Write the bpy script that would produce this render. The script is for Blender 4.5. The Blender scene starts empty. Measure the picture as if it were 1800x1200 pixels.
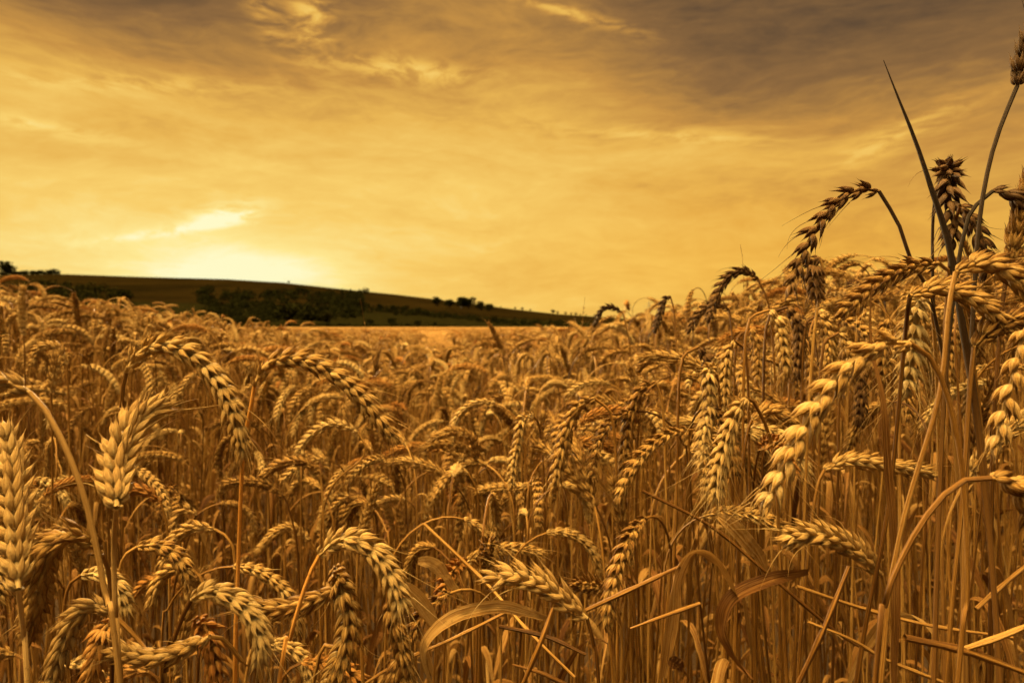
import bpy, math, random
import numpy as np
from mathutils import Vector

random.seed(7); rng = np.random.default_rng(7)
SC = bpy.context.scene
COL = SC.collection
R = math.radians

# ------------------------------------------------------------------ camera
CAMZ = 0.95
FPX = 1200.0                                   # focal length in photo pixels (24 mm on 36 mm, 1800 px wide)
PITCH = math.atan2(26.0, FPX)                  # the horizon lies 26 px above the centre
cam_d = bpy.data.cameras.new('camera'); cam = bpy.data.objects.new('camera', cam_d); COL.objects.link(cam)
cam.location = (0, 0, CAMZ); cam.rotation_euler = (math.pi/2 - PITCH, 0, 0)
cam_d.lens = 24.0; cam_d.sensor_width = 36.0; cam_d.clip_start = 0.02; cam_d.clip_end = 20000
cam_d.dof.use_dof = True; cam_d.dof.focus_distance = 0.43; cam_d.dof.aperture_fstop = 14.0
SC.camera = cam
FWD = np.array([0, math.cos(PITCH), -math.sin(PITCH)]); UP = np.array([0, math.sin(PITCH), math.cos(PITCH)])
def P(px, py, d):                              # photo pixel + distance in metres -> place in the field
    return np.array([0, 0, CAMZ]) + d*(FWD + np.array([1, 0, 0])*(px-900)/FPX - UP*(py-600)/FPX)

# ------------------------------------------------------------------ node helper
class NT:
    def __init__(s, tree): s.t = tree
    def n(s, typ, **kw):
        nd = s.t.nodes.new(typ)
        for k, v in kw.items(): setattr(nd, k, v)
        return nd
    def put(s, sock, v):
        if hasattr(v, 'is_output'): s.t.links.new(v, sock)
        elif v is not None: sock.default_value = v
    def m(s, op, a, b=None, c=None, clamp=False):
        nd = s.n('ShaderNodeMath', operation=op, use_clamp=clamp)
        s.put(nd.inputs[0], a)
        if b is not None: s.put(nd.inputs[1], b)
        if c is not None: s.put(nd.inputs[2], c)
        return nd.outputs[0]
    def add(s, *a):
        r = a[0]
        for b in a[1:]: r = s.m('ADD', r, b)
        return r
    def mul(s, *a):
        r = a[0]
        for b in a[1:]: r = s.m('MULTIPLY', r, b)
        return r
    def sub(s, a, b): return s.m('SUBTRACT', a, b)
    def step(s, x, a, b):
        nd = s.n('ShaderNodeMapRange', interpolation_type='SMOOTHSTEP')
        s.put(nd.inputs[0], x); nd.inputs[1].default_value = a; nd.inputs[2].default_value = b
        return nd.outputs[0]
    def lin(s, x, a, b, c, d):
        nd = s.n('ShaderNodeMapRange', interpolation_type='LINEAR')
        s.put(nd.inputs[0], x)
        for i, v in enumerate((a, b, c, d)): nd.inputs[i+1].default_value = v
        return nd.outputs[0]
    def xyz(s, x, y, z=0.0):
        nd = s.n('ShaderNodeCombineXYZ')
        for i, v in enumerate((x, y, z)): s.put(nd.inputs[i], v)
        return nd.outputs[0]
    def noise(s, vec, scale, detail=4, rough=0.5, dist=0.0, dim='3D', out=0):
        nd = s.n('ShaderNodeTexNoise', noise_dimensions=dim)
        if vec is not None: s.put(nd.inputs['Vector'], vec)
        nd.inputs['Scale'].default_value = scale; nd.inputs['Detail'].default_value = detail
        nd.inputs['Roughness'].default_value = rough; nd.inputs['Distortion'].default_value = dist
        return nd.outputs[out]
    def ramp(s, fac, stops, interp='LINEAR'):
        nd = s.n('ShaderNodeValToRGB'); nd.color_ramp.interpolation = interp
        s.put(nd.inputs[0], fac); e = nd.color_ramp.elements
        while len(e) < len(stops): e.new(0.5)
        for q, (p, c) in zip(e, stops): q.position = p; q.color = (*c, 1)
        return nd.outputs[0]
    def mix(s, fac, a, b, blend='MIX'):
        nd = s.n('ShaderNodeMix', data_type='RGBA', blend_type=blend)
        s.put(nd.inputs[0], fac); s.put(nd.inputs[6], a); s.put(nd.inputs[7], b)
        return nd.outputs[2]
def lin(*c): return tuple(((v/255)/12.92 if v/255 <= .04045 else ((v/255+.055)/1.055)**2.4) for v in c)

# ------------------------------------------------------------------ sky
SUN_AZ = math.atan2(375-900, FPX); SUN_EL = R(7.0)
world = bpy.data.worlds.new("World"); SC.world = world; world.use_nodes = True
T = NT(world.node_tree); T.t.nodes.clear()
wo = T.n('ShaderNodeOutputWorld'); bg = T.n('ShaderNodeBackground')
tc = T.n('ShaderNodeTexCoord'); sp = T.n('ShaderNodeSeparateXYZ'); T.put(sp.inputs[0], tc.outputs['Generated'])
X, Y, Z = sp.outputs
az = T.mul(T.m('ARCTAN2', X, Y), 57.2958)                    # degrees, right positive
el = T.mul(T.m('ARCSINE', Z), 57.2958)
warpv = T.noise(T.xyz(T.mul(az, .035), T.mul(el, .09)), 1.0, 3, .5, out=1)
wsp = T.n('ShaderNodeSeparateColor'); T.put(wsp.inputs[0], warpv)
az2 = T.add(az, T.mul(T.sub(wsp.outputs[0], .5), 16)); el2 = T.add(el, T.mul(T.sub(wsp.outputs[1], .5), 6))
nA = T.noise(T.xyz(T.mul(az2, .05), T.mul(el2, .17), 3.1), 1.0, 7, .58, .5)    # broad banks
nB = T.noise(T.xyz(T.mul(az2, .12), T.mul(el2, .50), 7.7), 1.0, 8, .60, .35)    # streaks
nC = T.noise(T.xyz(T.mul(az2, .42), T.mul(el2, 1.5), 1.7), 1.0, 8, .62, .3)    # wisps
def bump(caz, cel, sa, se, rot=0.0, a=None, e=None):
    a = az if a is None else a; e = el if e is None else e
    da = T.sub(a, caz); de = T.sub(e, cel)
    c, s_ = math.cos(R(rot)), math.sin(R(rot))
    u = T.add(T.mul(da, c/sa), T.mul(de, s_/sa)); v = T.add(T.mul(da, -s_/se), T.mul(de, c/se))
    return T.m('EXPONENT', T.mul(T.add(T.mul(u, u), T.mul(v, v)), -1.0))
# how bright the cloud deck is, 0..1
en = T.m('MAXIMUM', T.mul(el2, 1/26.), 0.0); B = T.sub(.70, T.mul(en, en, .27))
B = T.add(B, T.mul(bump(-10, 9.5, 30, 8, 0, az2, el2), .07))
B = T.add(B, T.mul(bump(5, 17, 13, 6, 0, az2, el2), .05))                    # lighter window, upper middle
B = T.sub(B, T.mul(bump(-37, 26, 24, 6, -8, az2, el2), .24))               # brown bank, upper left
B = T.sub(B, T.mul(bump(40, 26, 33, 19, 0), .28))                  # dark bank, upper right
B = T.sub(B, T.mul(bump(17, 20, 10, 5, 12, az2, el2), .09))
B = T.sub(B, T.mul(bump(-4, 4.6, 7, 1.6, -6, az2, el2), .05))
B = T.add(B, T.mul(bump(15, 13.5, 14, 1.3, -6, az2, el2), .06))
B = T.add(B, T.mul(T.sub(nA, .5), .20)); B = T.add(B, T.mul(T.sub(nB, .5), .19)); B = T.add(B, T.mul(T.sub(nC, .5), .15))
wis = T.add(T.mul(T.step(nC, .36, .62), .85), .15)
for caz, cel, sa, se, rot, k in ((-20.4, 24.2, 3.0, 1.0, -58, .34), (-16.4, 23.4, 1.7, 2.4, 12, .34), (-9, 20.2, 5.5, .75, -3, .24), (4, 24.6, 5.8, .45, -16, .22),
                                 (-22.5, 8.6, 2.4, .7, 14, .30), (-26, 7.2, 5, .35, 12, .16), (12, 15.2, 8, .45, -6, .14), (29, 13.5, 5, .9, 22, .14), (-30, 17, 9, .6, 6, .12), (-35, 13.5, 6, .5, -4, .12)):
    B = T.add(B, T.mul(bump(caz, cel, sa, se, rot), wis, k))
glow = bump(math.degrees(SUN_AZ), 4.2, 16, 4.2, -4); glow2 = bump(math.degrees(SUN_AZ)+2, 4.2, 7.0, 2.3, -4)
B = T.add(B, T.mul(glow, .12), T.mul(glow2, .19))
colr = T.ramp(B, [(0.0, lin(50, 43, 38)), (.18, lin(92, 72, 53)), (.34, lin(144, 106, 63)), (.48, lin(200, 146, 70)), (.60, lin(233, 181, 84)),
                  (.74, lin(249, 207, 108)), (.88, lin(255, 233, 148)), (1.0, lin(255, 250, 200))], 'LINEAR')
colr = T.mix(T.mul(bump(20, 4, 24, 7), 1.0), colr, T.mix(1.0, colr, (1.0, .87, .62, 1), 'MULTIPLY'))
# the open evening sky overhead and behind the camera, seen through broken cloud
sky = T.n('ShaderNodeTexSky', sky_type='NISHITA', sun_disc=False, sun_elevation=SUN_EL, sun_rotation=SUN_AZ, altitude=100, air_density=2.0, dust_density=5.0, ozone_density=1.0)
skc = T.n('ShaderNodeVectorMath', operation='SCALE'); T.put(skc.inputs[0], sky.outputs[0]); skc.inputs[3].default_value = 0.05
upf = T.m('MAXIMUM', T.step(el, 28, 60), T.step(T.mul(Y, -1.0), -.2, .3))
hi0 = T.ramp(T.add(T.mul(nA, .9), T.mul(nB, .2)), [(.25, (.07, .045, .02)), (.8, (.16, .11, .05))])
# key light added to the unseen sky, almost overhead left, for the near ears
BR = Vector((math.sin(R(-125))*math.cos(R(73)), math.cos(R(-125))*math.cos(R(73)), math.sin(R(73))))
dt = T.n('ShaderNodeVectorMath', operation='DOT_PRODUCT'); T.put(dt.inputs[0], tc.outputs['Generated']); dt.inputs[1].default_value = BR
lobe = T.m('EXPONENT', T.mul(T.sub(1.0, dt.outputs['Value']), -1/.06))
lc = T.n('ShaderNodeVectorMath', operation='SCALE'); lc.inputs[0].default_value = (1.0, .63, .21); T.put(lc.inputs[3], T.mul(lobe, 40.0))
hi1 = T.n('ShaderNodeVectorMath', operation='ADD'); T.put(hi1.inputs[0], hi0); T.put(hi1.inputs[1], lc.outputs[0]); hi = hi1.outputs[0]
hi2 = T.n('ShaderNodeVectorMath', operation='ADD'); T.put(hi2.inputs[0], hi); T.put(hi2.inputs[1], skc.outputs[0])
fin = T.mix(upf, colr, hi2.outputs[0])
T.put(bg.inputs[0], fin); bg.inputs[1].default_value = 1.0
T.put(wo.inputs[0], bg.outputs[0])
world.cycles.sampling_method = 'MANUAL'; world.cycles.sample_map_resolution = 512

sun_d = bpy.data.lights.new('sun', 'SUN'); sun = bpy.data.objects.new('sun', sun_d); COL.objects.link(sun)
sun_d.energy = 3.4; sun_d.angle = R(6); sun_d.color = (1.0, .66, .30)
sdir = Vector((math.sin(SUN_AZ)*math.cos(SUN_EL), math.cos(SUN_AZ)*math.cos(SUN_EL), math.sin(SUN_EL)))
sun.rotation_euler = (-sdir).to_track_quat('-Z', 'Y').to_euler()
SC.view_settings.view_transform = 'Standard'; SC.view_settings.look = 'None'
SC.view_settings.exposure = 0.0; SC.view_settings.gamma = 1.0
SC.render.engine = 'CYCLES'
SC.cycles.max_bounces = 6; SC.cycles.diffuse_bounces = 1; SC.cycles.transmission_bounces = 3; SC.cycles.glossy_bounces = 2

# ------------------------------------------------------------------ materials
def material(name, stops, streak=26, vein=1.0, trans=0.25, rough=.5, bumpk=.25, spec=.22, var=.35, vy=0.0, foot=None):
    m = bpy.data.materials.new(name); m.use_nodes = True; t = NT(m.node_tree); t.t.nodes.clear()
    out = t.n('ShaderNodeOutputMaterial'); oi = t.n('ShaderNodeObjectInfo'); geo = t.n('ShaderNodeNewGeometry')
    uv = t.n('ShaderNodeUVMap', uv_map='uv'); us = t.n('ShaderNodeSeparateXYZ'); t.put(us.inputs[0], uv.outputs[0])
    pos = geo.outputs['Position']
    st = None; big = t.noise(pos, 9, 3, .6); fine = t.noise(pos, 420, 3, .6)
    st = t.noise(t.xyz(t.mul(us.outputs[0], streak), t.mul(us.outputs[1], 1.6), t.mul(oi.outputs['Random'], 37)), 1.0, 5, .65)
    st = t.lin(st, .32, .68, 0, 1); big = t.lin(big, .3, .7, 0, 1)
    isl = geo.outputs['Random Per Island']
    f = t.add(t.mul(st, .34*vein), t.mul(oi.outputs['Random'], var), t.mul(big, .25), t.mul(isl, .26), t.mul(t.sub(.55, t.m('MINIMUM', us.outputs[1], 1.3)), vy))
    f = t.add(f, -.5*(.34*vein+var+.51)+.5)
    c = t.ramp(f, stops)
    if foot: c = t.mix(t.step(us.outputs[1], 7.7, 8.7), t.ramp(f, foot), c)  # straw colour low down, painted silhouette shade towards the top
    spots = t.step(t.noise(pos, 330, 5, .75), .58, .66)
    c = t.mix(t.mul(spots, .45), c, (.10, .045, .015, 1))
    df = t.n('ShaderNodeBsdfPrincipled'); t.put(df.inputs['Base Color'], c); df.inputs['Roughness'].default_value = rough
    df.inputs['Specular IOR Level'].default_value = spec
    b = t.n('ShaderNodeBump'); b.inputs['Strength'].default_value = bumpk; b.inputs['Distance'].default_value = .0010
    t.put(b.inputs['Height'], t.add(t.mul(st, 1.0), t.mul(fine, .4))); t.put(df.inputs['Normal'], b.outputs[0])
    if trans > 0:
        tr = t.n('ShaderNodeBsdfTranslucent'); t.put(tr.inputs[0], c); mx = t.n('ShaderNodeMixShader'); mx.inputs[0].default_value = trans
        t.put(mx.inputs[1], df.outputs[0]); t.put(mx.inputs[2], tr.outputs[0]); t.put(out.inputs[0], mx.outputs[0])
    else: t.put(out.inputs[0], df.outputs[0])
    return m
EARS = [(0, (.07, .028, .006)), (.3, (.25, .12, .026)), (.55, (.56, .34, .10)), (.8, (.72, .50, .20)), (1, (.84, .66, .34))]
M_ear = material('wheat_husk', EARS, streak=12, vein=1.8, vy=.35, trans=.22, rough=.55, bumpk=.9)
M_orange = material('wheat_husk_rusty', [(0, (.16, .055, .010)), (.35, (.38, .16, .03)), (.65, (.55, .29, .075)), (1, (.70, .46, .18))], streak=12, vein=1.8, vy=.35, trans=.22, rough=.55, bumpk=.9)
M_pale = material('wheat_husk_pale', [(0, (.30, .16, .045)), (.35, (.58, .37, .13)), (.7, (.74, .54, .23)), (1, (.86, .70, .38))], streak=12, vein=1.8, vy=.35, trans=.22, rough=.55, bumpk=.9)
M_dark = material('wheat_husk_silhouette', [(0, (.015, .008, .004)), (.35, (.045, .024, .010)), (.7, (.11, .06, .024)), (1, (.24, .14, .06))], streak=9, trans=.15, rough=.5, bumpk=.5)  # blackened husk; backlit silhouette shade put into the colour
M_brown = material('wheat_husk_half_silhouette', [(0, (.03, .013, .005)), (.35, (.09, .042, .014)), (.7, (.22, .12, .042)), (1, (.44, .27, .11))], streak=12, vein=1.8, vy=.35, trans=.2, rough=.55, bumpk=.9)  # browner husk copy, shade of ears seen against the sky painted in
M_stem = material('wheat_straw', [(0, (.025, .009, .002)), (.3, (.10, .042, .008)), (.6, (.26, .13, .027)), (1, (.56, .35, .11))], streak=14, vein=1.6, trans=.10, rough=.42, bumpk=.5, var=.55)
M_ostem = material('wheat_straw_orange', [(0, (.30, .10, .015)), (.4, (.55, .24, .04)), (1, (.75, .42, .12))], streak=14, vein=1.4, trans=.10, rough=.45, bumpk=.5)
M_pstem = material('wheat_straw_pale', [(0, (.16, .08, .02)), (.4, (.42, .25, .08)), (1, (.72, .52, .24))], streak=14, vein=1.4, trans=.10, rough=.45, bumpk=.5)
M_stemd = material('wheat_straw_silhouette', [(0, (.010, .006, .003)), (.5, (.024, .013, .006)), (1, (.07, .038, .015))], foot=[(0, (.06, .025, .006)), (.5, (.22, .11, .028)), (1, (.50, .31, .10))], streak=14, trans=.0, rough=.6, bumpk=.5)  # upper stem painted near-black as a backlit silhouette, straw below
M_leaf = material('dry_leaf', [(0, (.05, .018, .004)), (.3, (.17, .07, .015)), (.6, (.36, .19, .05)), (1, (.58, .39, .15))], streak=13, vein=1.7, trans=.22, rough=.55, bumpk=1.0, var=.6)

# ------------------------------------------------------------------ mesh helpers
def norm(v): return v/np.maximum(np.linalg.norm(v, axis=-1, keepdims=True), 1e-12)
class MB:
    def __init__(s): s.v = []; s.f4 = []; s.f3 = []; s.uv = []; s.n = 0
    def add(s, v, f, uv):
        v = np.asarray(v, float); f = np.asarray(f, int) + s.n
        (s.f4 if f.shape[1] == 4 else s.f3).append(f)
        s.v.append(v); s.uv.append(np.asarray(uv, float)); s.n += len(v)
    def mesh(s, name, mat, smooth=True):
        v = np.concatenate(s.v); uv = np.concatenate(s.uv)
        f4 = np.concatenate(s.f4) if s.f4 else np.zeros((0, 4), int); f3 = np.concatenate(s.f3) if s.f3 else np.zeros((0, 3), int)
        me = bpy.data.meshes.new(name)
        me.vertices.add(len(v)); me.vertices.foreach_set('co', v.ravel())
        li = np.concatenate([f4.ravel(), f3.ravel()]); me.loops.add(len(li)); me.loops.foreach_set('vertex_index', li)
        tot = np.concatenate([np.full(len(f4), 4), np.full(len(f3), 3)]); start = np.concatenate([[0], np.cumsum(tot)[:-1]])
        me.polygons.add(len(tot)); me.polygons.foreach_set('loop_start', start); me.polygons.foreach_set('loop_total', tot)
        me.polygons.foreach_set('use_smooth', np.full(len(tot), smooth))
        me.update(calc_edges=True)
        ul = me.uv_layers.new(name='uv'); ul.data.foreach_set('uv', uv[li].ravel())
        me.materials.append(mat); me.validate()
        return me
def catmull(pts, n):
    p = np.asarray(pts, float)
    if len(p) == 2: t = np.linspace(0, 1, n)[:, None]; return p[0]*(1-t)+p[1]*t
    q = np.vstack([2*p[0]-p[1], p, 2*p[-1]-p[-2]]); L = np.concatenate([[0], np.cumsum(np.linalg.norm(np.diff(p, axis=0), axis=1))])
    out = []
    for s in np.linspace(0, L[-1], n):
        i = min(max(np.searchsorted(L, s, side='right')-1, 0), len(p)-2); t = (s-L[i])/max(L[i+1]-L[i], 1e-9)
        a, b, c, d = q[i], q[i+1], q[i+2], q[i+3]
        out.append(.5*((2*b)+(-a+c)*t+(2*a-5*b+4*c-d)*t*t+(-a+3*b-3*c+d)*t**3))
    return np.array(out)
def frames(p, up=(0, -1, 0.0)):
    t = norm(np.gradient(p, axis=0)); n = np.zeros_like(p)
    u = np.array(up, float); u = u-u.dot(t[0])*t[0]
    if np.linalg.norm(u) < 1e-3: u = np.array([1., 0, 0]); u = u-u.dot(t[0])*t[0]
    n[0] = norm(u)
    for i in range(1, len(p)): a = n[i-1]-n[i-1].dot(t[i])*t[i]; n[i] = norm(a)
    return t, n, np.cross(t, n)
def tube(mb, p, rad, sides=6, uvl=1.0, up=(0, -1, 0)):
    t, n, b = frames(p, up); k = len(p); rad = np.broadcast_to(rad, (k,))
    a = np.linspace(0, 2*np.pi, sides+1); ring = np.cos(a)[None, :, None]*n[:, None]+np.sin(a)[None, :, None]*b[:, None]
    v = p[:, None]+ring*rad[:, None, None]
    s = np.concatenate([[0], np.cumsum(np.linalg.norm(np.diff(p, axis=0), axis=1))])
    uv = np.stack(np.broadcast_arrays(a[None]/(2*np.pi), s[:, None]*uvl), -1)
    i, j = np.meshgrid(np.arange(k-1), np.arange(sides), indexing='ij'); w = sides+1
    f = np.stack([i*w+j, i*w+j+1, (i+1)*w+j+1, (i+1)*w+j], -1).reshape(-1, 4)
    mb.add(v.reshape(-1, 3), f, uv.reshape(-1, 2))
def ribbon(mb, p, width, face=(0, -1, 0), twist=0.0, fold=.25, curl=0.0, seed=0):
    rs = np.random.default_rng(seed); t, n, b = frames(p, face); k = len(p)
    th = np.linspace(0, twist, k)+rs.normal(0, .05, k).cumsum()*.5
    N = n*np.cos(th)[:, None]+b*np.sin(th)[:, None]; Bv = np.cross(t, N)
    x = np.array([-1, -.55, 0, .55, 1]); h = np.array([fold, fold*.35, 0, fold*.35, fold])+curl*x*x
    wob = rs.normal(0, .22, (k, 5)); wob = (wob+np.roll(wob, 1, 0)+np.roll(wob, -1, 0))/3
    v = p[:, None]+Bv[:, None]*(x[None]*width[:, None])[..., None]+N[:, None]*((h[None]+wob)*width[:, None])[..., None]
    s = np.concatenate([[0], np.cumsum(np.linalg.norm(np.diff(p, axis=0), axis=1))])
    uv = np.stack(np.broadcast_arrays(x[None]*.5+.5, s[:, None]*6), -1)
    i, j = np.meshgrid(np.arange(k-1), np.arange(4), indexing='ij')
    f = np.stack([i*5+j, i*5+j+1, (i+1)*5+j+1, (i+1)*5+j], -1).reshape(-1, 4)
    mb.add(v.reshape(-1, 3), f, uv.reshape(-1, 2))
def leaf_width(k, w): t = np.linspace(0, 1, k); return w*np.minimum(1, .45+t*3)*np.clip((1-t)*2.2, 0.02, 1)**.8

# one husk (glume / lemma): boat-shaped, keeled, drawn out into a beak
def husk_template(rings, sides):
    ts = np.array([0, .10, .25, .42, .58, .74, .87, 1.0, 1.32]) if rings >= 9 else np.array([0, .18, .45, .75, 1.0, 1.3])
    rad = np.interp(ts, [0, .1, .25, .42, .58, .74, .87, 1.0, 1.32], [.30, .66, .95, 1.0, .88, .62, .34, .13, .02])
    a = np.linspace(0, 2*np.pi, sides+1)
    cx = np.cos(a); cy = np.sin(a)
    keel = 1+.28*np.clip(cy, 0, 1)**4
    v = []; uv = []
    for t_, r_ in zip(ts, rad):
        bow = .10*math.sin(math.pi*min(t_, 1))-.16*max(0, t_-.55)**1.2
        v.append(np.stack([cx*r_*.5, cy*keel*r_*.40+bow, np.full_like(cx, t_)], -1))
        uv.append(np.stack([a/(2*np.pi), np.full_like(a, t_)], -1))
    w = sides+1; k = len(ts)
    i, j = np.meshgrid(np.arange(k-1), np.arange(sides), indexing='ij')
    f = np.stack([i*w+j, i*w+j+1, (i+1)*w+j+1, (i+1)*w+j], -1).reshape(-1, 4)
    return np.concatenate(v), f, np.concatenate(uv)
HUSK = {2: husk_template(9, 8), 1: husk_template(6, 6), 0: husk_template(6, 4)}
def build_ear(path, lod=2, seed=0, roll=0.0, splay=1.0, size=1.0, awn=.25, gap=.0040, plump=1.0, up=(0, -1, 0)):
    """path: ear axis base->tip. returns (ear MB, awn MB or None)"""
    rs = np.random.default_rng(seed)
    L = np.linalg.norm(np.diff(path, axis=0), axis=1).sum(); n = max(8, int(L/(gap*size)))
    p = catmull(path, 60); t, nn, b = frames(p, up)
    c, s = math.cos(roll), math.sin(roll); N = nn*c+b*s; S = np.cross(t, N)
    tv, tf, tu = HUSK[lod]; ear = MB(); aw = MB(); na = 0
    tube(ear, p, .0011*size, 5, 4)
    for i in range(n):
        u = (i+.3)/n; k = min(int(u*59), 59); sg = 1 if i % 2 else -1
        env = np.interp(u, [0, .08, .25, .7, .92, 1], [.55, .82, 1, 1, .82, .62])*size
        T_, N_, S_ = t[k], N[k], S[k]*sg
        a0 = R(26)*splay*(1+rs.normal(0, .14)); base = p[k]+S_*.0012*size
        fan = [(-1.0, -.0, .86, 1.0), (-.52, .10, 1.0, .86), (0.0, .26, .93, .80), (.52, .10, 1.0, .86), (1.0, 0, .86, 1.0)]
        if lod == 0: fan = [fan[0], fan[2], fan[4]]
        for q, (ff, out, ln, wd) in enumerate(fan):
            gl = abs(ff) > .9; aa = a0*(.50 if gl else 1-out*.8)+rs.normal(0, .05); fa = R(25)*splay*ff+rs.normal(0, .06)
            ax = norm(T_*math.cos(aa)*math.cos(fa)+S_*math.sin(aa)+N_*math.sin(fa))
            outv = S_*(.75 if abs(ff) < .9 else .35)+N_*ff*.8; outv = norm(outv-outv.dot(ax)*ax); side = np.cross(outv, ax)
            ll = .0112*env*ln*(1+rs.normal(0, .07)); ww = .0037*env*wd*plump*(1.25 if lod == 0 else 1)
            bb = base-S_*(.0010*size if gl else 0)+N_*ff*(.0021 if gl else .0013)*env+T_*(.0018*out)*env
            curl = rs.normal(0, .06)
            v = bb+side*(tv[:, :1]*ww+(tv[:, 2:]**3)*curl*.3*ll)+outv*(tv[:, 1:2]*ww*1.0)+ax*(tv[:, 2:]*ll)
            ear.add(v, tf, tu)
            if lod >= 1 and rs.random() < awn*(0.25+1.3*u**2) and abs(ff) < .9:
                la = rs.uniform(.006, .016)*(1+1.6*u*awn*2)*size; st = bb+ax*ll*1.12; kk = 6
                side2 = rs.normal(0, 1, 3)*.25
                q2 = np.array([st+(ax+side2*(j/kk)**1.3+np.array([0, 0, -.25*(j/kk)]))*la*j/kk for j in range(kk+1)])
                tube(aw, q2, np.linspace(.00026, .00007, kk+1)*size, 3, 60); na += 1
    # the terminal spikelet
    for q in range(4):
        fa = (q-1.5)*.35*splay; ax = norm(t[-1]*math.cos(fa)+N[-1]*math.sin(fa)); outv = norm(S[-1]*(1 if q % 2 else -1)); outv = norm(outv-outv.dot(ax)*ax); side = np.cross(outv, ax)
        ll = .0095*size; ww = .0034*size
        ear.add(p[-1]-t[-1]*.003*size+side*tv[:, :1]*ww+outv*tv[:, 1:2]*ww+ax*tv[:, 2:]*ll, tf, tu)
    return ear, (aw if na else None)
def build_stem(path, r0=.0019, r1=.0011, seed=0, sides=7, n=44, texp=1.6):
    rs = np.random.default_rng(seed); mb = MB(); p = catmull(path, n)
    L = np.linalg.norm(np.diff(p, axis=0), axis=1).sum(); s = np.linspace(0, 1, n)
    rad = r0+(r1-r0)*np.clip(s*(1.15 if texp < 3 else 1), 0, 1)**texp
    if texp > 3: rad = np.interp(s, [0, .7, .84, .90, .96, 1], [.0013, .0015, .0021, .0018, .0010, .0002])
    for nd in (.38+rs.uniform(-.05, .05), .68+rs.uniform(-.04, .06)):
        rad = rad*(1+.38*np.exp(-((s-nd)*L/.007)**2))
    tube(mb, p, rad, sides, 9)
    return mb

# ------------------------------------------------------------------ object helpers
def thing(name, label, cat, loc=(0, 0, 0), group=None, kind=None):
    o = bpy.data.objects.new(name, None); COL.objects.link(o); o.location = loc; o.empty_display_size = .02
    o['label'] = label; o['category'] = cat
    if group: o['group'] = group
    return o
def part(name, me, parent=None, label=None):
    o = bpy.data.objects.new(name, me); COL.objects.link(o)
    if parent is not None: o.parent = parent
    if label: o['label'] = label
    return o
def tag(o, label=None, cat=None, group=None, kind=None):
    for k, v in (('label', label), ('category', cat), ('group', group), ('kind', kind)):
        if v: o[k] = v
    return o
def shift(mb, off):
    mb.v = [v-off for v in mb.v]; return mb
#@@GROUND
# ------------------------------------------------------------------ ground and far country
def ground_mat():
    m = bpy.data.materials.new('soil'); m.use_nodes = True; t = NT(m.node_tree); t.t.nodes.clear()
    out = t.n('ShaderNodeOutputMaterial'); d = t.n('ShaderNodeBsdfPrincipled'); g = t.n('ShaderNodeNewGeometry')
    n1 = t.noise(g.outputs['Position'], 6, 8, .7)
    t.put(d.inputs['Base Color'], t.ramp(n1, [(.3, (.030, .016, .008)), (.6, (.075, .042, .018)), (.8, (.16, .09, .035))])); d.inputs['Roughness'].default_value = .95
    b = t.n('ShaderNodeBump'); b.inputs['Distance'].default_value = .02; t.put(b.inputs['Height'], n1); t.put(d.inputs['Normal'], b.outputs[0]); t.put(out.inputs[0], d.outputs[0]); return m
gm = MB(); g0 = 6000
gm.add([(-g0, -g0, 0), (g0, -g0, 0), (g0, g0, 0), (-g0, g0, 0)], [(0, 1, 2, 3)], [(0, 0), (1, 0), (1, 1), (0, 1)])
tag(part('ground', gm.mesh('ground', ground_mat())), kind='structure')

HY = 900.0
RIDX = [-1500, -600, -200, 0, 110, 250, 400, 500, 600, 700, 800, 900, 980, 1100, 1250, 1500, 2200, 3300]
RIDY = [520, 500, 489, 484, 482, 487, 491, 497, 508, 518, 530, 543, 552, 560, 566, 569, 566, 560]
def ridge_z(px): return CAMZ+(574-np.interp(px, RIDX, RIDY))/FPX*HY
def hill_z(px, y):
    px = np.asarray(px, float); y = np.asarray(y, float)
    s = np.clip((y-260)/(HY-260), 0, 1); s = s*s*(3-2*s)*.35+s*.65
    back = np.clip((y-HY)/700, 0, 1)
    return -.6+(ridge_z(px)+.6)*s*(1-.25*back*back)+1.6*np.sin(px*.009+y*.013)*s*(1-s)*4*.6
YS = np.linspace(262, 895, 300)
def hill_y(px, py):                            # how far up the slope a spot seen at that height lies
    sc = 574-(hill_z(np.full(300, px), YS)-CAMZ)/YS*FPX
    return float(YS[np.argmin(np.abs(sc-py))])
def hill_mat():
    m = bpy.data.materials.new('hill_pasture'); m.use_nodes = True; t = NT(m.node_tree); t.t.nodes.clear()
    out = t.n('ShaderNodeOutputMaterial'); d = t.n('ShaderNodeBsdfDiffuse'); g = t.n('ShaderNodeNewGeometry')
    s = t.n('ShaderNodeSeparateXYZ'); t.put(s.inputs[0], g.outputs['Position'])
    n1 = t.noise(g.outputs['Position'], .012, 6, .6); n2 = t.noise(g.outputs['Position'], .25, 5, .6)
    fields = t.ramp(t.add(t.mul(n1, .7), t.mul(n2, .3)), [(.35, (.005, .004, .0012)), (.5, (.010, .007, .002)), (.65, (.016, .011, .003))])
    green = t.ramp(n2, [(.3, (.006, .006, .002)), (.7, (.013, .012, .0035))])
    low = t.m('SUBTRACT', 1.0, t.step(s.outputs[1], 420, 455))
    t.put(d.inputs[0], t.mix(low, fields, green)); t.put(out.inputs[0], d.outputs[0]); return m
hm = MB(); pxs = np.linspace(-1500, 3300, 241); ys = np.concatenate([np.linspace(255, 900, 60), np.linspace(930, 1700, 12)])
PX, YY = np.meshgrid(pxs, ys); ZZ = hill_z(PX, YY); w = len(pxs)
hv = np.stack([(PX-900)/FPX*YY, YY, ZZ], -1).reshape(-1, 3)
i, j = np.meshgrid(np.arange(len(ys)-1), np.arange(w-1), indexing='ij')
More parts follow.
